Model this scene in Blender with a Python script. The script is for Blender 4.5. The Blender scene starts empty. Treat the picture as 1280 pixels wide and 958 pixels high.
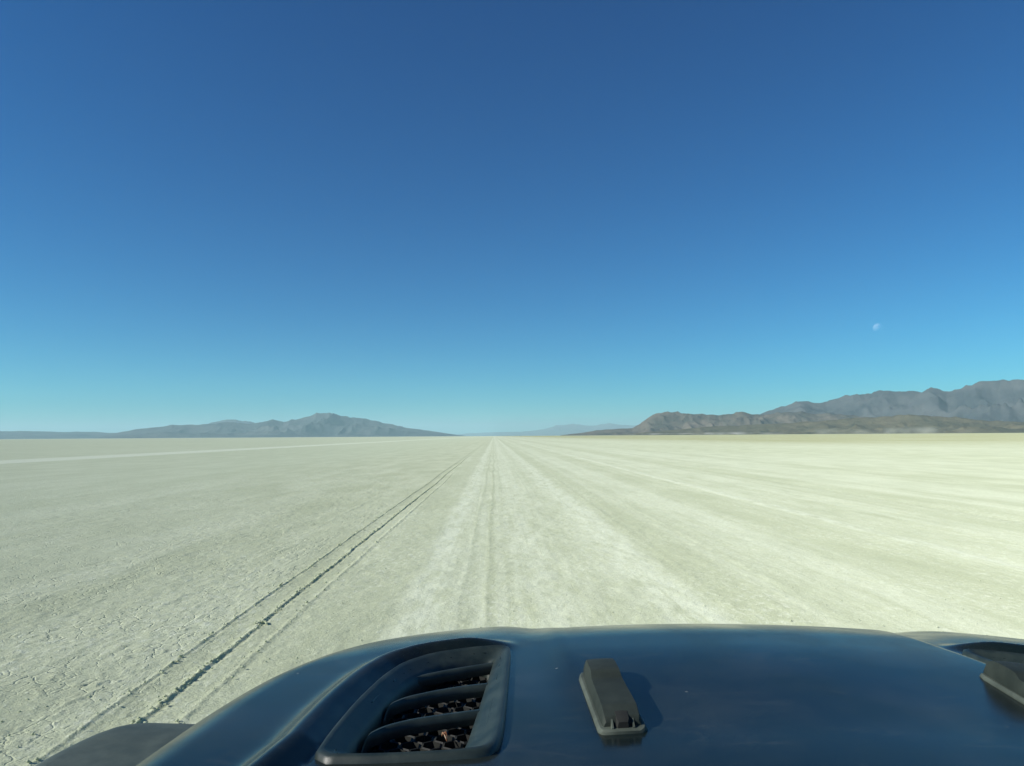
import bpy, math, random
import numpy as np
from mathutils import Vector, Matrix, Euler

R = math.radians
sc = bpy.context.scene
C = sc.collection
rng = random.Random(7)

# ------------------------------------------------------------------ camera
F = 924.0                                   # focal length in pixels of a 1280 wide frame
EYE = Vector((0.0, 0.0, 1.56))
ROLL, PITCH, YAW = R(-0.36), math.atan(66/F), math.atan(23/F)
camd = bpy.data.cameras.new('camera'); cam = bpy.data.objects.new('camera', camd); C.objects.link(cam)
camd.sensor_width = 36; camd.lens = F/1280*36; camd.clip_start = 0.05; camd.clip_end = 400000
rot = Matrix.Rotation(-YAW, 3, 'Z') @ Matrix.Rotation(math.pi/2 + PITCH, 3, 'X') @ Matrix.Rotation(ROLL, 3, 'Z')
cam.matrix_world = Matrix.Translation(EYE) @ rot.to_4x4()
sc.camera = cam

def ray(px, py):
    return (rot @ Vector(((px-640)/F, (479-py)/F, -1.0))).normalized()

# ------------------------------------------------------------------ helpers
def mesh_obj(name, verts, faces, mat, parent=None, smooth=True, angle=None):
    me = bpy.data.meshes.new(name)
    me.from_pydata([tuple(v) for v in verts], [], [tuple(f) for f in faces])
    me.update()
    if mat: me.materials.append(mat)
    o = bpy.data.objects.new(name, me); C.objects.link(o)
    if smooth:
        me.polygons.foreach_set('use_smooth', [True]*len(me.polygons))
        if angle is not None:
            me.set_sharp_from_angle(angle=angle)
    if parent: o.parent = parent
    return o

def grid_obj(name, X, Y, Z, mat, parent=None, keep=None, flip=False):
    ny, nx = X.shape
    idx = np.arange(nx*ny).reshape(ny, nx)
    q = np.stack([idx[:-1, :-1], idx[:-1, 1:], idx[1:, 1:], idx[1:, :-1]], -1).reshape(-1, 4)
    if flip: q = q[:, ::-1]
    if keep is not None: q = q[keep.reshape(-1)]
    me = bpy.data.meshes.new(name)
    co = np.stack([X, Y, Z], -1).reshape(-1, 3).astype(np.float32)
    me.vertices.add(len(co)); me.vertices.foreach_set('co', co.ravel())
    me.loops.add(q.size); me.loops.foreach_set('vertex_index', q.ravel().astype(np.int32))
    me.polygons.add(len(q)); me.polygons.foreach_set('loop_start', (np.arange(len(q))*4).astype(np.int32))
    me.polygons.foreach_set('use_smooth', np.ones(len(q), bool))
    me.update(calc_edges=True); me.validate()
    me.materials.append(mat)
    o = bpy.data.objects.new(name, me); C.objects.link(o)
    if parent: o.parent = parent
    return o

def tag(o, label=None, cat=None, group=None, kind=None):
    if label: o['label'] = label
    if cat: o['category'] = cat
    if group: o['group'] = group
    if kind: o['kind'] = kind
    return o

def _hash(ix, iy, seed):
    h = (ix.astype(np.int64)*374761393 + iy.astype(np.int64)*668265263 + seed*974634599) & 0x7fffffff
    h = ((h ^ (h >> 13))*1274126177) & 0x7fffffff
    return ((h ^ (h >> 16)) & 0xffff)/65535.0

def vnoise(x, y, seed=0):                   # smooth value noise in -1..1
    ix, iy = np.floor(x), np.floor(y)
    fx, fy = x-ix, y-iy
    fx = fx*fx*fx*(fx*(fx*6-15)+10); fy = fy*fy*fy*(fy*(fy*6-15)+10)
    a, b = _hash(ix, iy, seed), _hash(ix+1, iy, seed)
    c, d = _hash(ix, iy+1, seed), _hash(ix+1, iy+1, seed)
    return 2*((a*(1-fx)+b*fx)*(1-fy) + (c*(1-fx)+d*fx)*fy)-1

def fbm(x, y, seed=0, octs=4, gain=0.5):
    s, a, t = 0, 1.0, 0
    for k in range(octs):
        s = s + a*vnoise(x*2**k+17.3*k, y*2**k-9.1*k, seed+k); t += a; a *= gain
    return s/t

def ridged(x, y, seed=0, octs=5):
    s, a, t, w = 0, 1.0, 0, 1.0
    for k in range(octs):
        n = 1-np.abs(vnoise(x*2**k+31.7*k, y*2**k+5.3*k, seed+k)); n = n*n*w
        w = np.clip(n*1.6, 0, 1); s = s+a*n; t += a; a *= 0.52
    return s/t

def sstep(a, b, x):
    t = np.clip((x-a)/(b-a), 0, 1); return t*t*(3-2*t)

# ------------------------------------------------------------------ node material helper
class NT:
    def __init__(s, name):
        s.m = bpy.data.materials.new(name); s.m.use_nodes = True
        s.t = s.m.node_tree; s.t.nodes.clear()
        s.out = s.n('ShaderNodeOutputMaterial')
    def n(s, kind, **kw):
        nd = s.t.nodes.new(kind)
        for k, v in kw.items(): setattr(nd, k, v)
        return nd
    def set(s, nd, key, v):
        if isinstance(v, bpy.types.NodeSocket): s.t.links.new(v, nd.inputs[key])
        else: nd.inputs[key].default_value = v
    def math(s, op, a, b=None, c=None, clamp=False):
        nd = s.n('ShaderNodeMath', operation=op); nd.use_clamp = clamp
        s.set(nd, 0, a)
        if b is not None: s.set(nd, 1, b)
        if c is not None: s.set(nd, 2, c)
        return nd.outputs[0]
    def ramp(s, v, a, b, lo=0.0, hi=1.0):
        nd = s.n('ShaderNodeMapRange', interpolation_type='SMOOTHSTEP')
        for k, x in zip((0, 1, 2, 3, 4), (v, a, b, lo, hi)): s.set(nd, k, x)
        return nd.outputs[0]
    def mix(s, f, a, b):
        nd = s.n('ShaderNodeMix', data_type='RGBA')
        s.set(nd, 0, f); s.set(nd, 6, a); s.set(nd, 7, b)
        return nd.outputs[2]
    def scale(s, v, xyz):
        nd = s.n('ShaderNodeMapping'); s.set(nd, 0, v); nd.inputs['Scale'].default_value = xyz
        return nd.outputs[0]
    def noise(s, v, scale, detail=4, rough=0.55, dist=0.0):
        nd = s.n('ShaderNodeTexNoise'); s.set(nd, 'Vector', v); nd.inputs['Scale'].default_value = scale
        nd.inputs['Detail'].default_value = detail; nd.inputs['Roughness'].default_value = rough
        nd.inputs['Distortion'].default_value = dist
        return nd.outputs[0]
    def bump(s, h, strength, dist, prev=None):
        nd = s.n('ShaderNodeBump'); nd.inputs['Strength'].default_value = strength; nd.inputs['Distance'].default_value = dist
        s.set(nd, 'Height', h)
        if prev is not None: s.set(nd, 'Normal', prev)
        return nd.outputs[0]
    def bsdf(s, color, rough, normal=None, **kw):
        nd = s.n('ShaderNodeBsdfPrincipled'); s.set(nd, 'Base Color', color); s.set(nd, 'Roughness', rough)
        if normal is not None: s.set(nd, 'Normal', normal)
        for k, v in kw.items(): s.set(nd, k.replace('_', ' '), v)
        return nd
    def done(s, sh):
        s.t.links.new(sh, s.out.inputs[0]); return s.m

def rgb(r, g, b): return (r, g, b, 1)

# ------------------------------------------------------------------ playa material
def playa_material():
    m = NT('playa_silt')
    geo = m.n('ShaderNodeNewGeometry'); P = geo.outputs['Position']
    sep = m.n('ShaderNodeSeparateXYZ'); m.set(sep, 0, P); X, Y = sep.outputs[0], sep.outputs[1]
    # a slow sideways wander so that the wheel streaks are not ruled lines
    wob = m.math('MULTIPLY', m.math('SUBTRACT', m.noise(m.scale(P, (0.25, 0.12, 1)), 1, 3), 0.5), 0.5)
    XW = m.math('ADD', X, wob)
    def band(c, w, soft):                   # 1 inside a strip along the road, soft edges
        d = m.math('ABSOLUTE', m.math('SUBTRACT', XW, c))
        return m.ramp(d, w, w+soft, 1.0, 0.0)
    n_big = m.noise(m.scale(P, (0.05, 0.018, 1)), 1, 5, 0.6)
    n_mid = m.noise(m.scale(P, (0.9, 0.25, 1)), 1, 6, 0.62)
    n_fine = m.noise(P, 22, 6, 0.7)
    n_grit = m.noise(P, 75, 3, 0.7)
    streak = m.noise(m.scale(P, (3.0, 0.03, 1)), 1, 5, 0.65)
    streak2 = m.noise(m.scale(P, (0.45, 0.006, 1)), 1, 5, 0.6)
    base, pale, dull = rgb(0.50, 0.54, 0.37), rgb(0.60, 0.645, 0.49), rgb(0.425, 0.465, 0.31)
    col = m.mix(m.ramp(n_mid, 0.34, 0.68), dull, base)
    col = m.mix(m.ramp(n_big, 0.40, 0.66, 0, 0.28), col, pale)
    road = m.math('MULTIPLY', m.ramp(X, -2.3, -0.2), m.ramp(X, 8, 26, 1.0, 0.15))
    col = m.mix(m.math('MULTIPLY', m.ramp(streak, 0.42, 0.66), m.math('MULTIPLY_ADD', road, 0.28, 0.08)), col, pale)
    col = m.mix(m.math('MULTIPLY', m.ramp(streak2, 0.44, 0.66), m.math('MULTIPLY_ADD', road, 0.22, 0.08)), col, pale)
    broken = m.ramp(m.noise(m.scale(P, (5, 1.1, 1)), 1, 6, 0.7), 0.36, 0.60)
    broken2 = m.ramp(m.noise(m.scale(P, (7, 2.2, 1)), 1, 6, 0.75), 0.42, 0.56)
    for c, w, s, k in ((0.5, 0.9, 0.9, 0.4), (-0.70, 0.07, 0.22, 0.95), (1.75, 0.12, 0.30, 0.9), (0.45, 0.15, 0.35, 0.45), (6.0, 0.05, 0.22, 0.9), (3.6, 0.5, 0.9, 0.3),
                       (7.4, 0.6, 0.8, 0.3), (12.5, 1.2, 1.5, 0.3)):
        col = m.mix(m.math('MULTIPLY', m.math('MULTIPLY', band(c, w, s), broken), k), col, pale)
    for c, w, s, k in ((-0.28, 0.02, 0.06, 0.7), (-0.03, 0.02, 0.05, 0.9), (0.18, 0.02, 0.06, 0.5), (1.15, 0.03, 0.1, 0.5), (5.3, 0.06, 0.15, 0.6), (8.4, 0.05, 0.12, 0.6), (11.3, 0.1, 0.2, 0.6), (15, 0.3, 0.4, 0.6), (-7.5, 0.2, 0.4, 0.5), (-11, 0.3, 0.5, 0.5), (-18, 0.5, 0.8, 0.5), (2.35, 0.20, 0.35, 0.75), (3.05, 0.04, 0.25, 0.55), (9.2, 0.25, 0.4, 0.75),
                       (9.95, 0.1, 0.2, 0.6), (-1.25, 0.2, 0.3, 0.6), (4.7, 0.12, 0.4, 0.5), (-4.2, 0.1, 0.3, 0.45)):
        col = m.mix(m.math('MULTIPLY', m.math('MULTIPLY', band(c, w, s), m.math('MULTIPLY_ADD', broken2, 0.6, 0.4)), k), col, dull)
    # the plain beyond the roads: sandy on the right, greyer to the left
    sand = m.math('MULTIPLY', m.ramp(X, 22, 70), m.ramp(Y, 50, 170))
    col = m.mix(m.math('MULTIPLY', sand, m.ramp(n_big, 0.3, 0.6, 0.6, 1.0)), col, rgb(0.335, 0.35, 0.19))
    col = m.mix(m.math('MULTIPLY', m.ramp(X, -2.5, -14, 0, 0.55), m.ramp(n_big, 0.3, 0.62, 1, 0.75)), col, rgb(0.485, 0.55, 0.385))
    rut = m.ramp(m.math('ABSOLUTE', m.math('ADD', X, 2.08)), 0.10, 0.22, 1.0, 0.0)     # dull strip in the rut: scraped soil, with its distant shade line painted in
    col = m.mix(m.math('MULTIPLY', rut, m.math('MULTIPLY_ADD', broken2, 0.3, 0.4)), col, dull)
    flake = m.ramp(m.noise(m.scale(P, (16, 7, 1)), 1, 5, 0.75), 0.50, 0.62)
    col = m.mix(m.math('MULTIPLY', flake, m.math('MULTIPLY', m.ramp(n_mid, 0.4, 0.6), 0.55)), col, rgb(0.66, 0.70, 0.56))
    col = m.mix(m.math('MULTIPLY', band(-33.5, 1.8, 1.5), 0.8), col, rgb(0.63, 0.68, 0.53))     # another wheel road far to the left
    fine_l = m.noise(m.scale(P, (11, 0.05, 1)), 1, 4, 0.7)      # many fine tyre lines
    lines = m.math('MULTIPLY', m.ramp(fine_l, 0.53, 0.62), m.math('MULTIPLY', m.ramp(X, -1.6, -0.4), m.ramp(X, 9, 20, 1, 0)))
    col = m.mix(m.math('MULTIPLY', lines, m.math('MULTIPLY_ADD', broken2, 0.3, 0.12)), col, dull)
    # specks of dark grit, pale flakes
    col = m.mix(m.ramp(n_grit, 0.58, 0.70, 0, 0.75), col, rgb(0.30, 0.32, 0.23))
    col = m.mix(m.ramp(n_fine, 0.55, 0.68, 0, 0.65), col, rgb(0.64, 0.69, 0.54))
    # cracked crust on the untouched left side
    vor = m.n('ShaderNodeTexVoronoi', feature='DISTANCE_TO_EDGE'); m.set(vor, 'Vector', m.scale(P, (1, 0.7, 1))); vor.inputs['Scale'].default_value = 7.5
    vor.inputs['Randomness'].default_value = 1.0
    jit = m.n('ShaderNodeVectorMath', operation='ADD'); m.set(jit, 0, m.scale(P, (1, 0.8, 1)))
    nv = m.n('ShaderNodeTexNoise'); m.set(nv, 'Vector', P); nv.inputs['Scale'].default_value = 9
    sc_ = m.n('ShaderNodeVectorMath', operation='SCALE'); m.set(sc_, 0, nv.outputs['Color']); sc_.inputs['Scale'].default_value = 0.10
    m.set(jit, 1, sc_.outputs[0]); m.t.links.new(jit.outputs[0], vor.inputs['Vector'])
    crack = m.ramp(vor.outputs[0], 0.0, 0.07, 1.0, 0.0)
    crack_on = m.math('MULTIPLY', m.ramp(X, -2.6, -1.9, 1.0, 0.10), m.ramp(m.noise(P, 1.3, 4, 0.6), 0.42, 0.6))
    crack = m.math('MULTIPLY', crack, crack_on)
    near = m.ramp(Y, 6, 40, 1.0, 0.25)
    nrm = m.bump(m.noise(P, 5, 6, 0.65), 0.45, 0.04)
    nrm = m.bump(n_fine, 0.55, 0.018, nrm)
    nrm = m.bump(n_grit, 0.5, 0.008, nrm)
    nrm = m.bump(m.math('MULTIPLY', crack, -1.0), 0.5, 0.012, nrm)
    b = m.bsdf(col, 0.95, nrm); b.inputs['Specular IOR Level'].default_value = 0.08
    b.inputs['Diffuse Roughness'].default_value = 0.6
    return m.done(b.outputs[0])

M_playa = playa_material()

# ------------------------------------------------------------------ the playa: one sheet to the horizon
def spaced(parts):
    out = []
    for a, b, n in parts: out += list(np.linspace(a, b, n, endpoint=False))
    return np.array(out + [parts[-1][1]])

def build_ground():
    xs = np.concatenate([-np.geomspace(70000, 12, 70), spaced([(-12, -5, 90), (-5, -2.6, 110), (-2.6, -1.55, 130), (-1.55, 3, 180), (3, 12, 110)]),
                         np.geomspace(12.4, 70000, 70)])
    ys = np.concatenate([-np.geomspace(70000, 6, 24), np.linspace(-5, 1.6, 12, endpoint=False), 1.6*np.geomspace(1, 40, 760), np.geomspace(65, 70000, 130)])
    X, Y = np.meshgrid(xs, ys)
    fade = np.clip(1-(np.abs(Y)-20)/60, 0.0, 1)*np.clip(1-(np.abs(X)-8)/6, 0, 1)
    wob = 0.04*vnoise(Y*0.16, Y*0, 3) + 0.008*vnoise(Y*1.3, Y*0, 4)
    XX = X+wob
    Z = np.zeros_like(X)
    # loose crust and small clods
    und = 0.010*fbm(X*1.6, Y*0.9, 11, 4) + 0.006*fbm(X*7, Y*5, 21, 3)
    clod = np.clip(fbm(X*21, Y*15, 31, 3)-0.2, 0, 1)*0.020*np.where(X < -2.4, 1.0, 0.4)
    Z += (und+clod)*fade
    # edge of the wheel rut: crumbly windrows with a groove beside each
    far = np.clip(1-(np.abs(Y)-120)/200, 0.35, 1)*(Y > -60)
    br = 0.66+0.5*fbm(Y*2.6, X*3, 41, 5, 0.65)
    lump = np.clip(1.5*fbm(X*70, Y*55, 51, 2), -0.7, 1.1)*np.clip(1.5-np.abs(Y)/30, 0, 1)
    def berm(c, w, h, wg, dg):
        d = XX-c
        return (h*np.exp(-(d/w)**2)*br*(1+0.6*lump) - dg*np.exp(-((d-w*2.0)/wg)**2)*(0.8+0.3*br))*far
    Z += berm(-1.945, 0.017, 0.015, 0.016, 0.005)
    Z += berm(-2.215, 0.014, 0.009, 0.016, 0.003)
    Z += berm(-1.715, 0.022, 0.009, 0.03, 0.001)
    Z -= 0.006*np.exp(-((XX+2.08)/0.09)**4)*far
    for c, w, h in ((-0.30, 0.025, 0.004), (-0.05, 0.02, 0.006), (0.9, 0.03, 0.003), (2.2, 0.05, 0.005), (3.0, 0.05, 0.005), (-3.05, 0.025, 0.004), (6.0, 0.12, 0.015), (9.3, 0.15, -0.02)):
        Z += h*np.exp(-((XX-c)/w)**2)*br*far
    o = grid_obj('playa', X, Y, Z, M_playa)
    tag(o, 'pale cracked dry lake bed with wheel tracks running to the horizon', 'ground', kind='structure')
build_ground()

def build_clods():
    # loose crumbs of dried silt: thick along the wheel rut, thin elsewhere
    base = [Vector(v).normalized() for v in ((1, 0, 0), (-1, 0, 0), (0, 1, 0), (0, -1, 0), (0, 0, 1), (0, 0, -1), (1, 1, 1), (1, 1, -1), (1, -1, 1), (1, -1, -1), (-1, 1, 1), (-1, 1, -1), (-1, -1, 1), (-1, -1, -1))]
    tri = []
    for ax, sx in ((0, 1), (0, -1), (1, 1), (1, -1), (2, 1), (2, -1)):
        c = ax*2+(0 if sx > 0 else 1)
        cs = [i for i in range(6, 14) if base[i][ax]*sx > 0]
        ctr = base[c]; u = Vector((ctr.y, ctr.z, ctr.x)); w_ = ctr.cross(u)
        cs.sort(key=lambda i: math.atan2(base[i].dot(w_), base[i].dot(u)))
        for k in range(4): tri.append((c, cs[k], cs[(k+1) % 4]))
    vs, fs = [], []
    def clod(x, y, z, r):
        b0 = len(vs); sx, sy, sz = r*rng.uniform(0.7, 1.4), r*rng.uniform(0.7, 1.4), r*rng.uniform(0.5, 0.9); a = rng.uniform(0, 6.28)
        ca, sa = math.cos(a), math.sin(a)
        for p in base:
            k = rng.uniform(0.72, 1.2); px, py, pz = p.x*sx*k, p.y*sy*k, p.z*sz*k
            vs.append((x+px*ca-py*sa, y+px*sa+py*ca, z+pz))
        fs.extend((b0+i, b0+j, b0+k) for i, j, k in tri)
    def path(y): return -float(0.04*vnoise(np.array([y*0.16]), np.array([0.0]), 3)[0]+0.008*vnoise(np.array([y*1.3]), np.array([0.0]), 4)[0])
    y = 2.6
    while y < 45:
        o = path(y)
        for c, n, sd in ((-1.94, 4, 0.026), (-2.212, 2, 0.024), (-1.71, 1, 0.03)):
            for _ in range(n):
                if rng.random() < (0.9 if math.sin(y*1.7+c*9)+math.sin(y*4.1) > -0.6 else 0.35):
                    r = 0.0028+0.009*rng.random()**2.2+(0.006 if rng.random() < 0.04 else 0)
                    clod(c+o+rng.gauss(0, sd), y+rng.uniform(-0.03, 0.03), 0.006+rng.uniform(0, 0.010), r)
        y += 0.045*(1+y/25)
    for _ in range(2600):
        y = 2.6*(14/2.6)**rng.random(); x = -0.45*y*1.6+rng.random()*y*1.7
        if rng.random() < (0.75 if x < -2.3 else 0.35): clod(x, y, 0.004, rng.uniform(0.003, 0.008))
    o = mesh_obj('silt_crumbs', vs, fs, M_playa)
    tag(o, 'loose crumbs of dried silt along the wheel rut', 'soil', kind='stuff')
    # one bigger slab of crust turned over in the rut
    vs.clear(); fs.clear()
    for k in range(9):
        t = k/8; clod(-1.95+0.09*(t-0.5), 6.35+0.05*math.sin(t*3.1), 0.010+0.006*math.sin(t*3.1), 0.013)
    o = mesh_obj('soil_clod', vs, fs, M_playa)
    tag(o, 'upturned lump of pale crust lying in the left wheel rut', 'soil')
build_clods()

# ------------------------------------------------------------------ mountains
def rock_material(name, a, b, sc_, strata=0.0):
    m = NT(name)
    geo = m.n('ShaderNodeNewGeometry'); P = geo.outputs['Position']
    n1 = m.noise(m.scale(P, (1, 1, 1.8)), sc_, 7, 0.62); n2 = m.noise(P, sc_*5, 5, 0.6)
    col = m.mix(m.ramp(n1, 0.36, 0.66), a, b)
    col = m.mix(m.ramp(n2, 0.5, 0.72, 0, 0.55), col, tuple(0.55*x for x in a[:3])+(1,))
    nrm = m.bump(n2, 0.6, 30.0)
    bs = m.bsdf(col, 0.95, nrm); bs.inputs['Specular IOR Level'].default_value = 0.05
    return m.done(bs.outputs[0])

def horizon_y(x): return 545+(617-x)*0.00628
def mountain(name, label, prof, D, depth, mat, seed, spur=1.0, n_az=420, n_r=90, amp=0.35, cut=60):
    """a range whose crest stands D metres away; the crest line has the outline prof (frame x, frame y)"""
    px = np.array([p[0] for p in prof], float); py = np.array([p[1] for p in prof], float)
    xs = np.linspace(px[0], px[-1], n_az)
    top = np.interp(xs, px, py)
    hgt = np.maximum(0, (horizon_y(xs)-top)/F)
    ang = np.arctan((xs-640)/F) + YAW               # azimuth from +Y, clockwise
    h = hgt*np.cos(ang-YAW)*D
    rr = np.linspace(-1.0, 1.0, n_r)                 # front foot .. crest .. back foot
    A, RR = np.meshgrid(ang, rr)
    Hh = np.broadcast_to(h, A.shape)
    loc = D+depth*RR
    Xg, Yg = loc*np.sin(A), loc*np.cos(A)
    s = 1.0/(depth*0.55)*spur
    rid = ridged(Xg*s, Yg*s, seed, 5)
    fine = ridged(Xg*s*3.1, Yg*s*3.1, seed+20, 4)
    base = np.clip(1-np.abs(RR), 0, 1)
    shape = base**1.25
    env = np.sin(np.pi*np.clip(base, 0, 1))          # spurs and gullies eat the flanks, not the crest
    Z = Hh*(shape*(1-amp*env) + amp*1.75*env*(rid-0.28) + 0.26*env*(fine-0.5))
    Z += Hh*(0.10*base*(fine-0.45)+0.05*base*fbm(Xg*s*11, Yg*s*11, seed+40, 3))
    edge = sstep(0, 0.06, (xs-px[0])/(px[-1]-px[0]))*sstep(0, 0.06, (px[-1]-xs)/(px[-1]-px[0]))
    Z = np.maximum(Z, 0) - 12*(1-np.clip(base*8, 0, 1))
    o = grid_obj(name, Xg, Yg, Z, mat)
    tag(o, label, 'mountain', kind='structure')
    return o

M_grey = rock_material('grey_rock', rgb(0.045, 0.055, 0.060), rgb(0.092, 0.096, 0.094), 0.0011)
M_dark = rock_material('dark_rock', rgb(0.07, 0.07, 0.055), rgb(0.14, 0.118, 0.09), 0.0022)
M_scrub = rock_material('scrub_slope', rgb(0.085, 0.082, 0.05), rgb(0.13, 0.115, 0.07), 0.0025)

mountain('mountain_range', 'isolated grey mountain range with a single blunt peak left of the road', [(125, 546), (145, 541), (170, 536), (215, 531), (250, 530), (285, 528), (310, 529), (335, 525), (355, 526), (372, 523), (385, 519), (400, 515), (412, 513.5), (425, 518), (440, 521), (455, 524), (470, 526), (482, 529), (492, 530), (505, 534), (520, 536), (540, 539), (562, 542), (582, 545)], 17000, 3000, M_grey, 3, 1.15)
mountain('mountain_range', 'faint low ridge showing just above the left mountain range', [(235, 545), (255, 531), (272, 526), (290, 524.5), (308, 526), (320, 529), (350, 530), (375, 545)], 24000, 2500, M_grey, 8)
mountain('mountain_range', 'low dark hills along the far left edge of the lake bed', [(-260, 530), (-150, 534), (-60, 537), (0, 538.5), (40, 539), (80, 540), (110, 539.5), (150, 541), (200, 545)], 21000, 3000, M_grey, 14)
mountain('mountain_range', 'pale blue distant mountains beyond the end of the road', [(560, 545), (585, 541.5), (620, 540), (650, 540), (675, 537), (695, 532), (715, 528.5), (728, 531), (742, 532), (762, 529), (785, 531), (810, 532), (850, 536), (900, 540)], 44000, 6000, M_grey, 23)
mountain('mountain_range', 'tall grey mountain range rising to the right edge', [(840, 542), (900, 531), (945, 518), (970, 509), (985, 504), (1000, 500), (1015, 503), (1033, 501), (1048, 496), (1062, 492), (1075, 489), (1090, 490), (1112, 486), (1135, 487), (1150, 488), (1168, 485), (1184, 488), (1200, 484), (1230, 480), (1258, 474), (1280, 471), (1340, 470), (1420, 474), (1520, 476), (1640, 482), (1800, 494), (1950, 535)], 11500, 2700, M_grey, 31, 1.2, 640, 120)
mountain('hill_ridge', 'dark rocky ridge ending in a steep blunt nose right of the road', [(700, 544), (725, 541), (748, 537.5), (770, 536), (790, 535), (800, 529), (810, 520), (820, 515), (832, 513.5), (842, 513), (852, 516), (866, 516), (880, 518), (898, 519), (912, 517), (926, 515), (940, 518), (955, 517), (985, 513), (1020, 516), (1070, 520), (1120, 521), (1180, 524), (1260, 530), (1340, 540)], 9000, 1300, M_dark, 42, 1.1, 520, 100)
mountain('hill_ridge', 'low brown foothills in front of the tall right mountain range', [(770, 543.5), (830, 538), (880, 533), (930, 531), (985, 529), (1040, 524), (1075, 521.5), (1110, 519), (1135, 518), (1165, 520), (1195, 521), (1240, 526), (1285, 527), (1360, 525), (1450, 527), (1600, 533), (1700, 540)], 7000, 1200, M_scrub, 53, 1.1, 480, 90)

# ------------------------------------------------------------------ moon
def moon_material():
    m = NT('moon_surface')
    tc = m.n('ShaderNodeTexCoord')
    n = m.noise(tc.outputs['Object'], 0.0022, 4, 0.6)
    d = m.n('ShaderNodeBsdfDiffuse'); m.set(d, 0, m.mix(m.ramp(n, 0.42, 0.6), rgb(0.06, 0.06, 0.06), rgb(0.115, 0.11, 0.11)))
    t = m.n('ShaderNodeBsdfTransparent')             # the daylit air stands in front of the moon: its light adds to the sky's
    a = m.n('ShaderNodeAddShader'); m.t.links.new(d.outputs[0], a.inputs[0]); m.t.links.new(t.outputs[0], a.inputs[1])
    g = m.n('ShaderNodeNewGeometry'); x = m.n('ShaderNodeMixShader'); m.set(x, 0, g.outputs['Backfacing'])   # only the outside of the shell is rock
    m.t.links.new(a.outputs[0], x.inputs[1]); m.t.links.new(t.outputs[0], x.inputs[2])
    return m.done(x.outputs[0])
def build_moon():
    dist = 180000.0; p = EYE+ray(1097, 410)*dist; r = dist*4.9/F
    vs, fs = [], []; nu, nv = 48, 24
    for j in range(nv+1):
        for i in range(nu):
            th, ph = math.pi*j/nv, 2*math.pi*i/nu
            k = r*(1+0.006*math.sin(5*ph+3*th)*math.sin(7*th))
            vs.append((k*math.sin(th)*math.cos(ph), k*math.sin(th)*math.sin(ph), k*math.cos(th)))
    for j in range(nv):
        for i in range(nu):
            fs.append((j*nu+i, (j+1)*nu+i, (j+1)*nu+(i+1) % nu, j*nu+(i+1) % nu))
    o = mesh_obj('moon', vs, fs, moon_material()); o.location = p
    tag(o, 'small pale daytime moon in the blue sky above the right mountains', 'moon')
build_moon()

# ------------------------------------------------------------------ the car: hood, vents, washer nozzles, fenders, flares, wheels
CX = 0.395                                   # car centre line; the camera sits at the driver's place to its left
def u0(y): return 0.702-0.04*(y-0.78)-0.35*np.clip(y-0.85, 0, None)**2
SIDE_R = 0.10
VSH = 0.085                                 # the right vent sits a little nearer the dome
YAW_CAR = R(2.5)                             # the car points a little to the right of the track
def hood_base(x, y):
    x = np.asarray(x, float); y = np.asarray(y, float)
    u = np.abs(x-CX)
    z = 1.256-0.050*(y-0.70)-0.035*u*u-0.012*(x-CX)
    # power dome
    u_in = np.where(x > CX, u+0.012+0.050*sstep(0.92, 1.25, y), u)
    dome_w = 0.290+0.05*(y-1.0)
    dome_h = 0.006+0.012*sstep(0.75, 1.1, y)-0.006*sstep(1.15, 1.4, y)-0.07*np.minimum(u, 0.36)**2
    z = z + dome_h*(1-sstep(dome_w, dome_w+0.048, u_in))
    # rounding down at the front
    yf = 1.165+0.07*sstep(0.28, 0.42, u)-0.20*np.clip(u/0.7, 0, 1.3)**4
    z = z-0.48*np.clip(y-yf, 0, None)**2
    # rounding down at the sides
    e = np.clip(u-u0(y), 0, SIDE_R*0.995)
    z = z-(SIDE_R-np.sqrt(SIDE_R**2-e**2))
    return z

PIV = Vector((CX, 0.9, 0)); TO_CAR = Matrix.Rotation(YAW_CAR, 3, 'Z')
def hit(px, py, lift=0.0):                   # a point of the hood, in the car's own axes
    d = TO_CAR @ ray(px, py); t = 0.5; EYE = TO_CAR @ (cam.location-PIV)+PIV
    f = lambda t: (EYE.z+d.z*t) - (float(hood_base(EYE.x+d.x*t, EYE.y+d.y*t))+lift)
    while f(t) > 0 and t < 2.6: t += 0.01
    a, b = t-0.01, t
    for _ in range(30):
        mth = (a+b)/2
        if f(mth) > 0: a = mth
        else: b = mth
    return EYE+d*b

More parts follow.
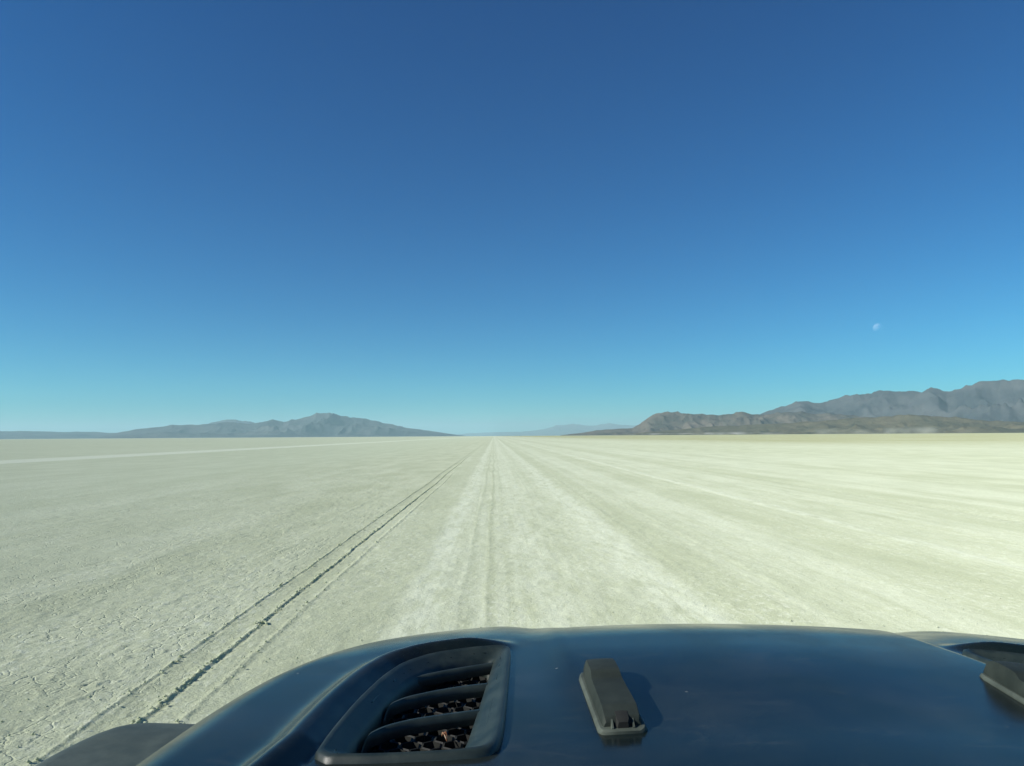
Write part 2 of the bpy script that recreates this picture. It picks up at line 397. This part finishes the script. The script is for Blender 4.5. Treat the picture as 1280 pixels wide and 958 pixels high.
def paint_material():
    m = NT('dark_blue_paint')
    geo = m.n('ShaderNodeNewGeometry'); P = geo.outputs['Position']
    dust = m.math('ADD', m.math('MULTIPLY', m.ramp(m.noise(P, 5, 5, 0.6), 0.40, 0.72), 0.020), 0.004)
    dust = m.math('ADD', dust, m.math('MULTIPLY', m.ramp(m.noise(P, 60, 4, 0.7), 0.5, 0.8), 0.006))
    speck = m.n('ShaderNodeTexVoronoi'); m.set(speck, 'Vector', P); speck.inputs['Scale'].default_value = 22
    sp = m.ramp(speck.outputs['Distance'], 0.02, 0.06, 1.0, 0.0)
    pick = m.n('ShaderNodeSeparateColor'); m.set(pick, 0, speck.outputs['Color'])
    sp = m.math('MULTIPLY', sp, m.ramp(pick.outputs[0], 0.72, 0.76))
    wisp = m.ramp(m.noise(m.scale(P, (9, 26, 9)), 1, 5, 0.7, 1.2), 0.55, 0.78)      # wiped and rain-marked dust
    dust = m.math('ADD', dust, m.math('MULTIPLY', wisp, 0.028))
    dust = m.math('ADD', dust, m.math('MULTIPLY', sp, 0.22), clamp=True)
    p = m.bsdf(rgb(0.003, 0.008, 0.009), 0.14, None); p.inputs['Coat Weight'].default_value = 0.0; p.inputs['IOR'].default_value = 1.33; p.inputs['Specular Tint'].default_value = rgb(0.95, 0.98, 0.84); p.inputs['Coat Roughness'].default_value = 0.05
    m.set(p, 'Roughness', m.ramp(m.noise(P, 9, 4), 0.3, 0.7, 0.16, 0.26))
    d = m.bsdf(rgb(0.42, 0.42, 0.33), 1.0); d.inputs['Specular IOR Level'].default_value = 0; d.inputs['Sheen Weight'].default_value = 1.0; d.inputs['Sheen Roughness'].default_value = 0.4
    mx = m.n('ShaderNodeMixShader'); m.set(mx, 0, dust); m.t.links.new(p.outputs[0], mx.inputs[1]); m.t.links.new(d.outputs[0], mx.inputs[2])
    return m.done(mx.outputs[0])

def plastic(name, col, rough=0.55, dust=0.12, spec=0.4):
    m = NT(name)
    geo = m.n('ShaderNodeNewGeometry'); P = geo.outputs['Position']
    f = m.math('MULTIPLY', m.ramp(m.noise(P, 30, 5, 0.65), 0.3, 0.75), dust*2)
    c = m.mix(f, col, rgb(0.30, 0.35, 0.28))
    b = m.bsdf(c, rough, m.bump(m.noise(P, 900, 2), 0.25, 0.0006)); b.inputs['Specular IOR Level'].default_value = spec
    return m.done(b.outputs[0])

M_paint = paint_material()
M_vent = plastic('black_plastic', rgb(0.009, 0.017, 0.016), 0.45, 0.03)
M_grille = plastic('dusty_grille', rgb(0.007, 0.008, 0.007), 0.6, 0.006)
M_deep = plastic('dark_inside', rgb(0.006, 0.007, 0.006), 0.8, 0.01)
M_flare = plastic('grey_flare_plastic', rgb(0.042, 0.058, 0.050), 0.6, 0.05)
M_nozzle = plastic('dusty_rubber', rgb(0.012, 0.018, 0.014), 0.7, 0.02, 0.3)
M_lip = plastic('dusty_lip', rgb(0.036, 0.046, 0.036), 0.7, 0.06)
M_tyre = plastic('tyre_rubber', rgb(0.018, 0.018, 0.017), 0.8, 0.25)
M_rim = plastic('rim_metal', rgb(0.25, 0.25, 0.25), 0.35, 0.1, 0.8)

car = bpy.data.objects.new('off_road_car', None); C.objects.link(car); car.location = (CX, 0.9, 0); car.rotation_euler.z = -YAW_CAR
tag(car, 'dark blue off-road car seen from its own cabin, dusty domed bonnet with louvred vents', 'car')
bpy.context.view_layer.update()
def to_car(o, parent=None):
    o.parent = parent or car
    o.matrix_parent_inverse = Matrix.Translation((-CX, -0.9, 0))     # meshes are written in world coordinates
    return o
def sub(o, parent):
    o.parent = parent
    o.matrix_parent_inverse = Matrix.Identity(4)
    return o

# vent outlines on the hood surface, (x, y)
OUT_PX = [(390, 955), (412, 922), (445, 882), (478, 850), (505, 832), (540, 821), (590, 814), (629, 811), (637, 814), (638, 824), (634, 870), (629, 918), (623, 937), (609, 946), (560, 950), (480, 954)]
IN_PX = [(432, 939), (452, 908), (486, 868), (512, 845), (543, 830), (578, 822), (611, 818), (617, 820), (609, 845), (596, 885), (582, 925), (571, 932), (500, 937)]
def loop_xy(pxs): return [(hit(*p).x, hit(*p).y) for p in pxs]
def resample(pts, n):
    P = np.array(pts+[pts[0]]); 
    # chaikin once for rounder corners
    Q = []
    for a, b in zip(P[:-1], P[1:]): Q += [0.8*a+0.2*b, 0.2*a+0.8*b]
    P = np.array(Q+[Q[0]])
    s = np.concatenate([[0], np.cumsum(np.linalg.norm(np.diff(P, axis=0), axis=1))])
    t = np.linspace(0, s[-1], n, endpoint=False)
    return np.stack([np.interp(t, s, P[:, 0]), np.interp(t, s, P[:, 1])], -1)
NV = 160
VO, VI = resample(loop_xy(OUT_PX), NV), resample(loop_xy(IN_PX), NV)
def inside(poly, X, Y):
    c = np.zeros(np.shape(X), bool); j = len(poly)-1
    for i in range(len(poly)):
        xi, yi = poly[i]; xj, yj = poly[j]
        cross = ((yi > Y) != (yj > Y)) & (X < (xj-xi)*(Y-yi)/((yj-yi) if yj != yi else 1e-12)+xi)
        c ^= cross; j = i
    return c
mid = 0.5*(VO+VI)
def hood_z(x, y):
    x = np.asarray(x, float); y = np.asarray(y, float)
    z = hood_base(x, y); xm = np.where(x > CX-VSH/2, 2*CX-VSH-x, x)
    if x.size == 1: return z
    yb = VO[:, 1].min()+0.05; yc = np.maximum(y, yb); xm = xm+0.12*(yc-y); y = yc   # the crease runs on towards the windscreen
    d = np.full(x.shape, 9.0)
    sel = (np.abs(xm-VO[:, 0].mean()) < 0.25) & (y > VO[:, 1].min()-0.1) & (y < VO[:, 1].max()+0.1)
    xs_, ys_, ds = xm[sel], y[sel], d[sel]
    for p, q in zip(VO, np.roll(VO, -1, 0)):
        e = q-p; t = np.clip(((xs_-p[0])*e[0]+(ys_-p[1])*e[1])/(e@e+1e-12), 0, 1)
        ds = np.minimum(ds, (xs_-p[0]-t*e[0])**2+(ys_-p[1]-t*e[1])**2)
    d[sel] = ds; d = np.sqrt(d)
    w = sstep(0.36, 0.46, CX-xm)*(~inside(VO, xm, y))
    return z+w*(0.015*np.exp(-((d-0.030)/0.019)**2)-0.004*np.exp(-(d/0.008)**2))

def build_hood():
    s = np.linspace(-1, 1, 381); s = np.sign(s)*np.abs(s)**0.9
    ys = np.concatenate([np.linspace(0.30, 1.70, 300)])
    S, Y = np.meshgrid(s, ys)
    X = CX+S*(u0(Y)+SIDE_R*0.99)
    Z = hood_z(X, Y)
    xc = (X[:-1, :-1]+X[1:, 1:])/2; yc = (Y[:-1, :-1]+Y[1:, 1:])/2
    xm = np.where(xc > CX-VSH/2, 2*CX-VSH-xc, xc)
    keep = ~inside(mid, xm, yc)
    # front lip rolls under
    o = grid_obj('hood', X, Y, Z, M_paint, keep=keep)
    sol = o.modifiers.new('thickness', 'SOLIDIFY'); sol.thickness = 0.004; sol.offset = -1
    return to_car(o)
hood = build_hood()

def build_vent(mirror):
    mx = (lambda x: 2*CX-VSH-x) if mirror else (lambda x: x)
    loops = []
    def L(P, dz): loops.append([(mx(x), y, float(hood_z(mx(x), y))+dz) for x, y in P])
    cen = VO.mean(0)
    L(VO+(VO-cen)*0.012, -0.002); L(VO, 0.0055); L(VO*0.86+VI*0.14, 0.0075); L(VO*0.7+VI*0.3, 0.004); L(VO*0.25+VI*0.75, -0.004); L(VI, -0.009)
    L(VI+(VI.mean(0)-VI)*0.035, -0.022); L(VI+(VI.mean(0)-VI)*0.06, -0.052)
    vs = [p for l in loops for p in l]; fs = []
    for k in range(len(loops)-1):
        for i in range(NV):
            a, b = k*NV+i, k*NV+(i+1) % NV
            f = (a, b, b+NV, a+NV); fs.append(f if mirror else f[::-1])
    fr = to_car(mesh_obj('hood_vent', vs, fs, M_vent))
    # honeycomb grille set into the well
    inner = VI+(VI.mean(0)-VI)*0.05
    x0, y0 = inner.min(0); x1, y1 = inner.max(0)
    vs, fs = [], []; r = 0.0135; w = 0.0030
    j = 0; yy = y0
    while yy < y1+r:
        xx = x0+(0.5*r*math.sqrt(3) if j % 2 else 0)
        while xx < x1+r:
            if bool(inside(inner, np.array(xx), np.array(yy))):
                b0 = len(vs); zc = float(hood_z(mx(xx), yy))-0.030
                for rad, dz in ((r*1.0, 0.0), (r-w, 0.002), (r-w, -0.012)):
                    for q in range(6):
                        an = math.pi/6+q*math.pi/3
                        px, py = xx+rad*math.cos(an), yy+rad*math.sin(an)
                        vs.append((mx(px), py, zc+dz))
                for k in range(2):
                    for q in range(6):
                        a, b = b0+k*6+q, b0+k*6+(q+1) % 6
                        f = (a, b, b+6, a+6); fs.append(f[::-1] if mirror else f)
            xx += r*math.sqrt(3)
        yy += r*1.5; j += 1
    sub(mesh_obj('grille', vs, fs, M_grille, smooth=False), fr)
    # dark tray under the grille
    c = VI.mean(0)
    P = [(mx(x), y, float(hood_z(mx(x), y))-0.052) for x, y in VI+(c-VI)*0.06]
    P2 = [(mx(x), y, float(hood_z(mx(x), y))-0.085) for x, y in VI+(c-VI)*0.10]
    vs = P+P2+[(mx(c[0]), c[1], float(hood_z(mx(c[0]), c[1]))-0.088)]
    fs = [(i, (i+1) % NV, NV+(i+1) % NV, NV+i) for i in range(NV)]+[(NV+i, NV+(i+1) % NV, 2*NV) for i in range(NV)]
    sub(mesh_obj('tray', vs, fs, M_deep), fr)
    # three curved vanes across the well
    for path in ([(506, 856), (514, 849), (530, 844), (560, 838), (590, 833), (616, 829)],
                 [(480, 888), (490, 879), (508, 872), (540, 865), (575, 859), (609, 855)],
                 [(452, 928), (462, 917), (482, 908), (515, 900), (555, 894), (600, 888)]):
        pts = np.array([[hit(*p, -0.008).x, hit(*p, -0.008).y] for p in path])
        s = np.concatenate([[0], np.cumsum(np.linalg.norm(np.diff(pts, axis=0), axis=1))])
        t = np.linspace(0, s[-1], 32)
        pts = np.stack([np.interp(t, s, pts[:, 0]), np.interp(t, s, pts[:, 1])], -1)
        for _ in range(3): pts[1:-1] = (pts[:-2]+2*pts[1:-1]+pts[2:])/4
        prof = [(0.010, -0.003), (0.004, 0.001), (-0.002, 0.0015), (-0.006, -0.001), (-0.0075, -0.006), (-0.0065, -0.013), (-0.003, -0.014), (0.0, -0.007)]
        vs, fs = [], []; n = len(prof)
        for k, (x, y) in enumerate(pts):
            z = float(hood_z(mx(x), y))-0.009-0.010*max(0, 1-k/5)**2
            for dy, dz in prof: vs.append((mx(x), y+dy, z+dz))
        for k in range(len(pts)-1):
            for q in range(n):
                a, b = k*n+q, k*n+(q+1) % n
                f = (a, a+n, b+n, b); fs.append(f[::-1] if mirror else f)
        fs += [tuple(range(n)), tuple(range((len(pts)-1)*n, len(pts)*n))[::-1]]
        sub(mesh_obj('louver', vs, fs, M_vent, angle=R(50)), fr)
    return fr
build_vent(False); build_vent(True)

# a scrap lying on the grille of the near vent
def build_scrap():
    p = hit(556, 930, -0.030)
    m = NT('dry_leaf'); geo = m.n('ShaderNodeNewGeometry')
    b = m.bsdf(m.mix(m.ramp(m.noise(geo.outputs['Position'], 140, 3), 0.45, 0.6), rgb(0.20, 0.08, 0.03), rgb(0.42, 0.34, 0.25)), 0.7)
    mat = m.done(b.outputs[0])
    vs, fs = [], []; n = 9
    for i in range(n):
        t = i/(n-1); w = 0.0024*math.sin(math.pi*(0.1+0.8*t))
        for q in (-1, 0, 1):
            vs.append((p.x-0.004+0.007*t+q*w*0.8, p.y+0.008-0.014*t+q*w*0.5, p.z+0.004+0.006*math.sin(math.pi*t)+0.002*abs(q)))
    for i in range(n-1):
        for q in range(2):
            a = i*3+q; fs.append((a, a+1, a+4, a+3))
    o = mesh_obj('dry_leaf', vs, fs, mat)
    me = o.data
    for v in me.vertices: v.co = TO_CAR.transposed() @ (v.co-p)
    o.location = TO_CAR.transposed() @ (p-PIV)+PIV
    sol = o.modifiers.new('thickness', 'SOLIDIFY'); sol.thickness = 0.0008
    tag(o, 'tiny orange brown dry scrap caught on the left bonnet vent grille', 'leaf')
build_scrap()

# washer nozzle: lip, stepped body, jet socket with two fins
def build_nozzle(xc, ya, yb, rz):
    Ln = yb-ya
    ca, sa = math.cos(rz), math.sin(rz)
    def W(lx, t, lz):
        ly = (t-0.5)*Ln
        x, y = xc+lx*ca-ly*sa, (ya+yb)/2+lx*sa+ly*ca
        return (x, y, float(hood_z(x, y))+lz)
    def loft(secs, mat, name, parent=None):
        vs, fs = [], []; n = 20
        for t, hw, z0, z1, tw in secs:      # rounded trapezoid section
            for q in range(n):
                a = 2*math.pi*(q+0.5)/n
                cx_, cz_ = math.cos(a), math.sin(a)
                k = max(abs(cx_), abs(cz_))**0.82
                u, v = cx_/k, cz_/k
                u, v = max(-1, min(1, u)), max(-1, min(1, v))
                ww = hw+(tw-hw)*(v+1)/2
                vs.append(W(u*ww, t, z0+(z1-z0)*(v+1)/2))
        for k in range(len(secs)-1):
            for q in range(n):
                a, b = k*n+q, k*n+(q+1) % n
                fs.append((a, b, b+n, a+n))
        fs += [tuple(range(n))[::-1], tuple(range((len(secs)-1)*n, len(secs)*n))]
        return mesh_obj(name, vs, fs, mat, angle=R(38))
    body = to_car(loft([(0.045, 0.0200, 0.002, 0.010, 0.0180), (0.060, 0.0215, 0.002, 0.015, 0.0190), (0.14, 0.0222, 0.002, 0.0205, 0.0195), (0.17, 0.0222, 0.002, 0.0215, 0.0195),
                        (0.55, 0.0225, 0.002, 0.0225, 0.0190), (0.585, 0.0225, 0.002, 0.0230, 0.0190), (0.625, 0.0225, 0.002, 0.0275, 0.0180), (0.66, 0.0225, 0.002, 0.0285, 0.0180), (0.80, 0.0220, 0.002, 0.0285, 0.0180), (0.88, 0.0215, 0.002, 0.0265, 0.0175), (0.95, 0.0200, 0.002, 0.0205, 0.0165), (0.985, 0.0180, 0.002, 0.012, 0.0150)], M_nozzle, 'washer_nozzle'))
    # lip: a flat rounded plate a little larger than the body
    sub(loft([(0.0, 0.0200, -0.002, 0.0030, 0.0180), (0.012, 0.0240, -0.002, 0.0048, 0.0225), (0.04, 0.0268, -0.002, 0.0052, 0.0245), (0.9, 0.0268, -0.002, 0.0052, 0.0245), (0.97, 0.0240, -0.002, 0.0048, 0.022), (1.0, 0.0190, -0.002, 0.0030, 0.017)], M_lip, 'lip'), body)
    jet = loft([(0.018, 0.0060, 0.003, 0.011, 0.0050), (0.03, 0.0075, 0.003, 0.014, 0.0065), (0.09, 0.0078, 0.003, 0.018, 0.0068)], M_deep, 'jet')
    sub(jet, body)
    for sx in (-1, 1):
        vs = []; fs = []
        for t, z1 in ((0.012, 0.0060), (0.05, 0.012), (0.10, 0.017)):
            for lx, lz in ((sx*0.0095, 0.003), (sx*0.0125, 0.003), (sx*0.0118, z1), (sx*0.0100, z1)): vs.append(W(lx, t, lz))
        for k in range(2):
            for q in range(4):
                a, b = k*4+q, k*4+(q+1) % 4; fs.append((a, b, b+4, a+4))
        fs += [(3, 2, 1, 0), (8, 9, 10, 11)]
        sub(mesh_obj('fin', vs, fs, M_lip, smooth=False), body)
    return body
build_nozzle(0.133, 0.765, 0.965, R(2.5))
build_nozzle(0.632, 0.762, 0.970, R(-5.0))

# fenders, flares, front panel
def build_fender(sgn):
    X = lambda u: CX+sgn*u
    ys = np.linspace(0.30, 1.68, 40)
    top = []
    for y in ys:
        ue = float(u0(y))+SIDE_R*0.985
        zt = float(hood_z(CX+ue, y))
        top.append([(ue-0.004, zt-0.010), (ue+0.006, zt-0.03), (ue+0.010, zt-0.10), (ue+0.010, 0.62)])
    vs, fs = [], []; n = 4
    for y, row in zip(ys, top):
        for u, z in row: vs.append((X(u), y, min(z, 1.2)))
    for k in range(len(ys)-1):
        for q in range(n-1):
            a = k*n+q; f = (a, a+1, a+1+n, a+n); fs.append(f if sgn > 0 else f[::-1])
    return to_car(mesh_obj('fender', vs, fs, M_paint))
def build_flare(sgn):
    X = lambda u: CX+sgn*u
    vs, fs = [], []
    ys = np.linspace(0.25, 1.66, 60); nu = 22
    for y in ys:
        yy = max(0, y-1.10)
        drop = min(2.2*yy**2, 0.05+0.9*yy)
        uo = 1.042-0.05*sstep(1.0, 1.25, y)-0.9*max(0, y-1.12)**2
        ui = float(u0(y))+SIDE_R*0.9
        for q in range(nu):
            t = q/(nu-1)
            u = ui+(uo-ui)*min(1, t*1.18)
            z = 1.118-drop+0.008*t
            if t > 0.72:
                k = (t-0.72)/0.28; z -= 0.075*k*k*(0.4+0.6*k); u = ui+(uo-ui)*(0.85+0.15*math.sin(k*math.pi/2))
            vs.append((X(u), y, z))
    for k in range(len(ys)-1):
        for q in range(nu-1):
            a = k*nu+q; f = (a, a+1, a+1+nu, a+nu); fs.append(f if sgn > 0 else f[::-1])
    o = mesh_obj('wheel_flare', vs, fs, M_flare)
    sol = o.modifiers.new('thickness', 'SOLIDIFY'); sol.thickness = 0.012
    return to_car(o)
def build_front():
    vs, fs = [], []
    us = np.linspace(-0.62, 0.62, 64); zs = np.linspace(0.55, 0.99, 14)
    for z in zs:
        for u in us: vs.append((CX+u, 1.70-0.05*(abs(u)/0.62)**3-0.05*(z-0.55), z))
    n = len(us)
    for j in range(len(zs)-1):
        for i in range(n-1):
            uc = (us[i]+us[i+1])/2
            slot = abs(((uc+0.35) % 0.1)-0.05) < 0.028 and abs(uc) < 0.35 and 3 <= j <= 10
            if not slot: fs.append((j*n+i, j*n+i+1, (j+1)*n+i+1, (j+1)*n+i))
    o = mesh_obj('grille_panel', vs, fs, M_paint); sol = o.modifiers.new('thickness', 'SOLIDIFY'); sol.thickness = 0.02
    to_car(o)
def build_wheel(sgn):
    cx, cy, cz = CX+sgn*0.86, 1.02, 0.41
    def lathe(prof, mat, name, nseg=64, lug=0):
        vs, fs = [], []; n = len(prof)
        for k in range(nseg):
            a = 2*math.pi*k/nseg
            for r, x in prof:
                rr = r-(lug if (k % 2 and r > 0.395) else 0)
                vs.append((cx+sgn*x, cy+rr*math.cos(a), cz+rr*math.sin(a)))
        for k in range(nseg):
            for q in range(n-1):
                a, b = k*n+q, ((k+1) % nseg)*n+q
                fs.append((a, b, b+1, a+1))
        return mesh_obj(name, vs, fs, mat, angle=R(35))
    ty = to_car(lathe([(0.22, -0.11), (0.30, -0.14), (0.37, -0.145), (0.405, -0.12), (0.41, -0.05), (0.41, 0.05), (0.405, 0.12), (0.37, 0.145), (0.30, 0.14), (0.22, 0.11)], M_tyre, 'wheel', 72, 0.012))
    sub(lathe([(0.225, 0.105), (0.21, 0.10), (0.19, 0.05), (0.08, 0.06), (0.06, 0.08), (0.005, 0.08)], M_rim, 'rim', 40), ty)
for s in (-1, 1): build_fender(s); build_flare(s); build_wheel(s)
build_front()

# ------------------------------------------------------------------ dust drifting along the foot of the right hills
def dust_material(dens, seed):
    m = NT('dust')
    tc = m.n('ShaderNodeTexCoord'); G = tc.outputs['Generated']
    n = m.noise(m.scale(tc.outputs['Object'], (1, 1, 1.2)), 0.006, 4, 0.6); 
    sep = m.n('ShaderNodeSeparateXYZ'); m.set(sep, 0, G)
    def rim(v): return m.math('MULTIPLY', m.ramp(v, 0.0, 0.35), m.ramp(v, 0.65, 1.0, 1, 0))
    fall = m.math('MULTIPLY', rim(sep.outputs[0]), m.math('MULTIPLY', rim(sep.outputs[1]), m.ramp(sep.outputs[2], 0.15, 1.0, 1, 0)))
    d = m.math('MULTIPLY', m.math('MULTIPLY', m.ramp(n, 0.46, 0.74), fall), dens)
    v = m.n('ShaderNodeVolumePrincipled'); v.inputs['Color'].default_value = rgb(0.86, 0.84, 0.74); v.inputs['Anisotropy'].default_value = 0.1
    v.inputs['Density Attribute'].default_value = ''; v.inputs['Temperature Attribute'].default_value = ''
    m.set(v, 'Density', d)
    m.t.links.new(v.outputs[0], m.out.inputs[1])
    return m.m
def dust_bank(px0, px1, dist, h, dens, label, seed):
    a0, a1 = [math.atan((p-640)/F)+YAW for p in (px0, px1)]
    am = (a0+a1)/2; w = dist*(a1-a0); d = 500
    vs, fs = [], []; nx, ny = 28, 8
    for i in range(nx+1):
        for j in range(ny):
            a = 2*math.pi*j/ny; t = i/nx
            k = max(0.08, math.sin(math.pi*t))**0.4*(0.85+0.15*math.sin(9*t+seed))
            vs.append(((t-0.5)*w, d/2*k*math.cos(a), max(0.5, h*(0.35+0.65*math.sin(a))*k)))
    for i in range(nx):
        for j in range(ny):
            p, q = i*ny+j, i*ny+(j+1) % ny; fs.append((p, q, q+ny, p+ny))
    fs += [tuple(range(ny))[::-1], tuple(range(nx*ny, (nx+1)*ny))]
    o = mesh_obj('dust_cloud', vs, fs, dust_material(dens, seed))
    o.location = (dist*math.sin(am), dist*math.cos(am), 0); o.rotation_euler.z = -am
    tag(o, label, 'dust', kind='stuff')
dust_bank(985, 1240, 5600, 60, 0.0055, 'thin pale dust drifting low before the brown foothills', 1)
dust_bank(760, 1010, 6100, 26, 0.0120, 'pale low dust line at the foot of the dark ridge', 2)

# ------------------------------------------------------------------ air
def build_haze():
    xa, ya, zb, zt = 62000, 62000, -1.2-12, 960
    vs = [(-xa, -ya, zb), (xa, -ya, zb), (xa, ya, zb), (-xa, ya, zb), (-xa, -ya, zt), (xa, -ya, zt), (xa, ya, zt), (-xa, ya, zt)]
    fs = [(3, 2, 1, 0), (4, 5, 6, 7), (0, 1, 5, 4), (1, 2, 6, 5), (2, 3, 7, 6), (3, 0, 4, 7)]
    m = NT('haze_air')
    v = m.n('ShaderNodeVolumePrincipled'); v.inputs['Color'].default_value = rgb(0.49, 0.73, 0.82); v.inputs['Density'].default_value = HAZE
    v.inputs['Anisotropy'].default_value = 0.0
    v.inputs['Density Attribute'].default_value = ''; v.inputs['Temperature Attribute'].default_value = ''
    m.t.links.new(v.outputs[0], m.out.inputs[1])
    o = mesh_obj('haze', vs, fs, m.m, smooth=False)
    tag(o, 'thin blue haze over the whole desert basin', 'haze', kind='stuff')
HAZE = 3.5e-5
build_haze()

# ------------------------------------------------------------------ light
SUN_EL, SUN_AZ = R(31), R(-106)               # azimuth from +Y, clockwise (negative: left)
w = bpy.data.worlds.new('World'); sc.world = w; w.use_nodes = True
nt = w.node_tree; nt.nodes.clear()
sky = nt.nodes.new('ShaderNodeTexSky'); sky.sky_type = 'NISHITA'; sky.sun_disc = False
sky.sun_elevation = SUN_EL; sky.sun_rotation = SUN_AZ; sky.altitude = 1200; sky.air_density = 1.0; sky.dust_density = 0.0; sky.ozone_density = 3.0
bg = nt.nodes.new('ShaderNodeBackground'); bg.inputs[1].default_value = 0.1
SKY_N, SKY_G, SKY_T = 0.1, (1.6, 1.35, 1.13), (2.0, 6.2, 7.0)
wo = nt.nodes.new('ShaderNodeOutputWorld')
def vm(op, a, b):
    nd = nt.nodes.new('ShaderNodeVectorMath'); nd.operation = op
    nt.links.new(a, nd.inputs[0]); nd.inputs[1].default_value = b
    return nd.outputs[0]
# the sky as a tinted windscreen and a phone render it: more contrast, less red
sx = nt.nodes.new('ShaderNodeSeparateXYZ'); cb = nt.nodes.new('ShaderNodeCombineXYZ')
nt.links.new(vm('MULTIPLY', sky.outputs[0], (SKY_N,)*3), sx.inputs[0])
for k in range(3):
    pw = nt.nodes.new('ShaderNodeMath'); pw.operation = 'POWER'
    nt.links.new(sx.outputs[k], pw.inputs[0]); pw.inputs[1].default_value = SKY_G[k]; nt.links.new(pw.outputs[0], cb.inputs[k])
nt.links.new(vm('MULTIPLY', cb.outputs[0], SKY_T), bg.inputs[0]); nt.links.new(bg.outputs[0], wo.inputs[0])
sd = bpy.data.lights.new('sun', 'SUN'); sd.energy = 4.5; sd.angle = R(0.5); sd.color = (1.0, 0.96, 0.88)
so = bpy.data.objects.new('sun', sd); C.objects.link(so)
to_sun = Vector((math.cos(SUN_EL)*math.sin(SUN_AZ), math.cos(SUN_EL)*math.cos(SUN_AZ), math.sin(SUN_EL)))
so.rotation_euler = to_sun.to_track_quat('Z', 'Y').to_euler(); so.location = (-30, 0, 40)

vsn = sc.view_settings; vsn.view_transform = 'Standard'; vsn.look = 'None'; vsn.gamma = 1; vsn.exposure = 0.6
sc.display_settings.display_device = 'sRGB'
sc.cycles.max_bounces = 6; sc.cycles.volume_bounces = 2; sc.cycles.use_denoising = True
sc.cycles.volume_step_rate = 1; sc.cycles.volume_max_steps = 128
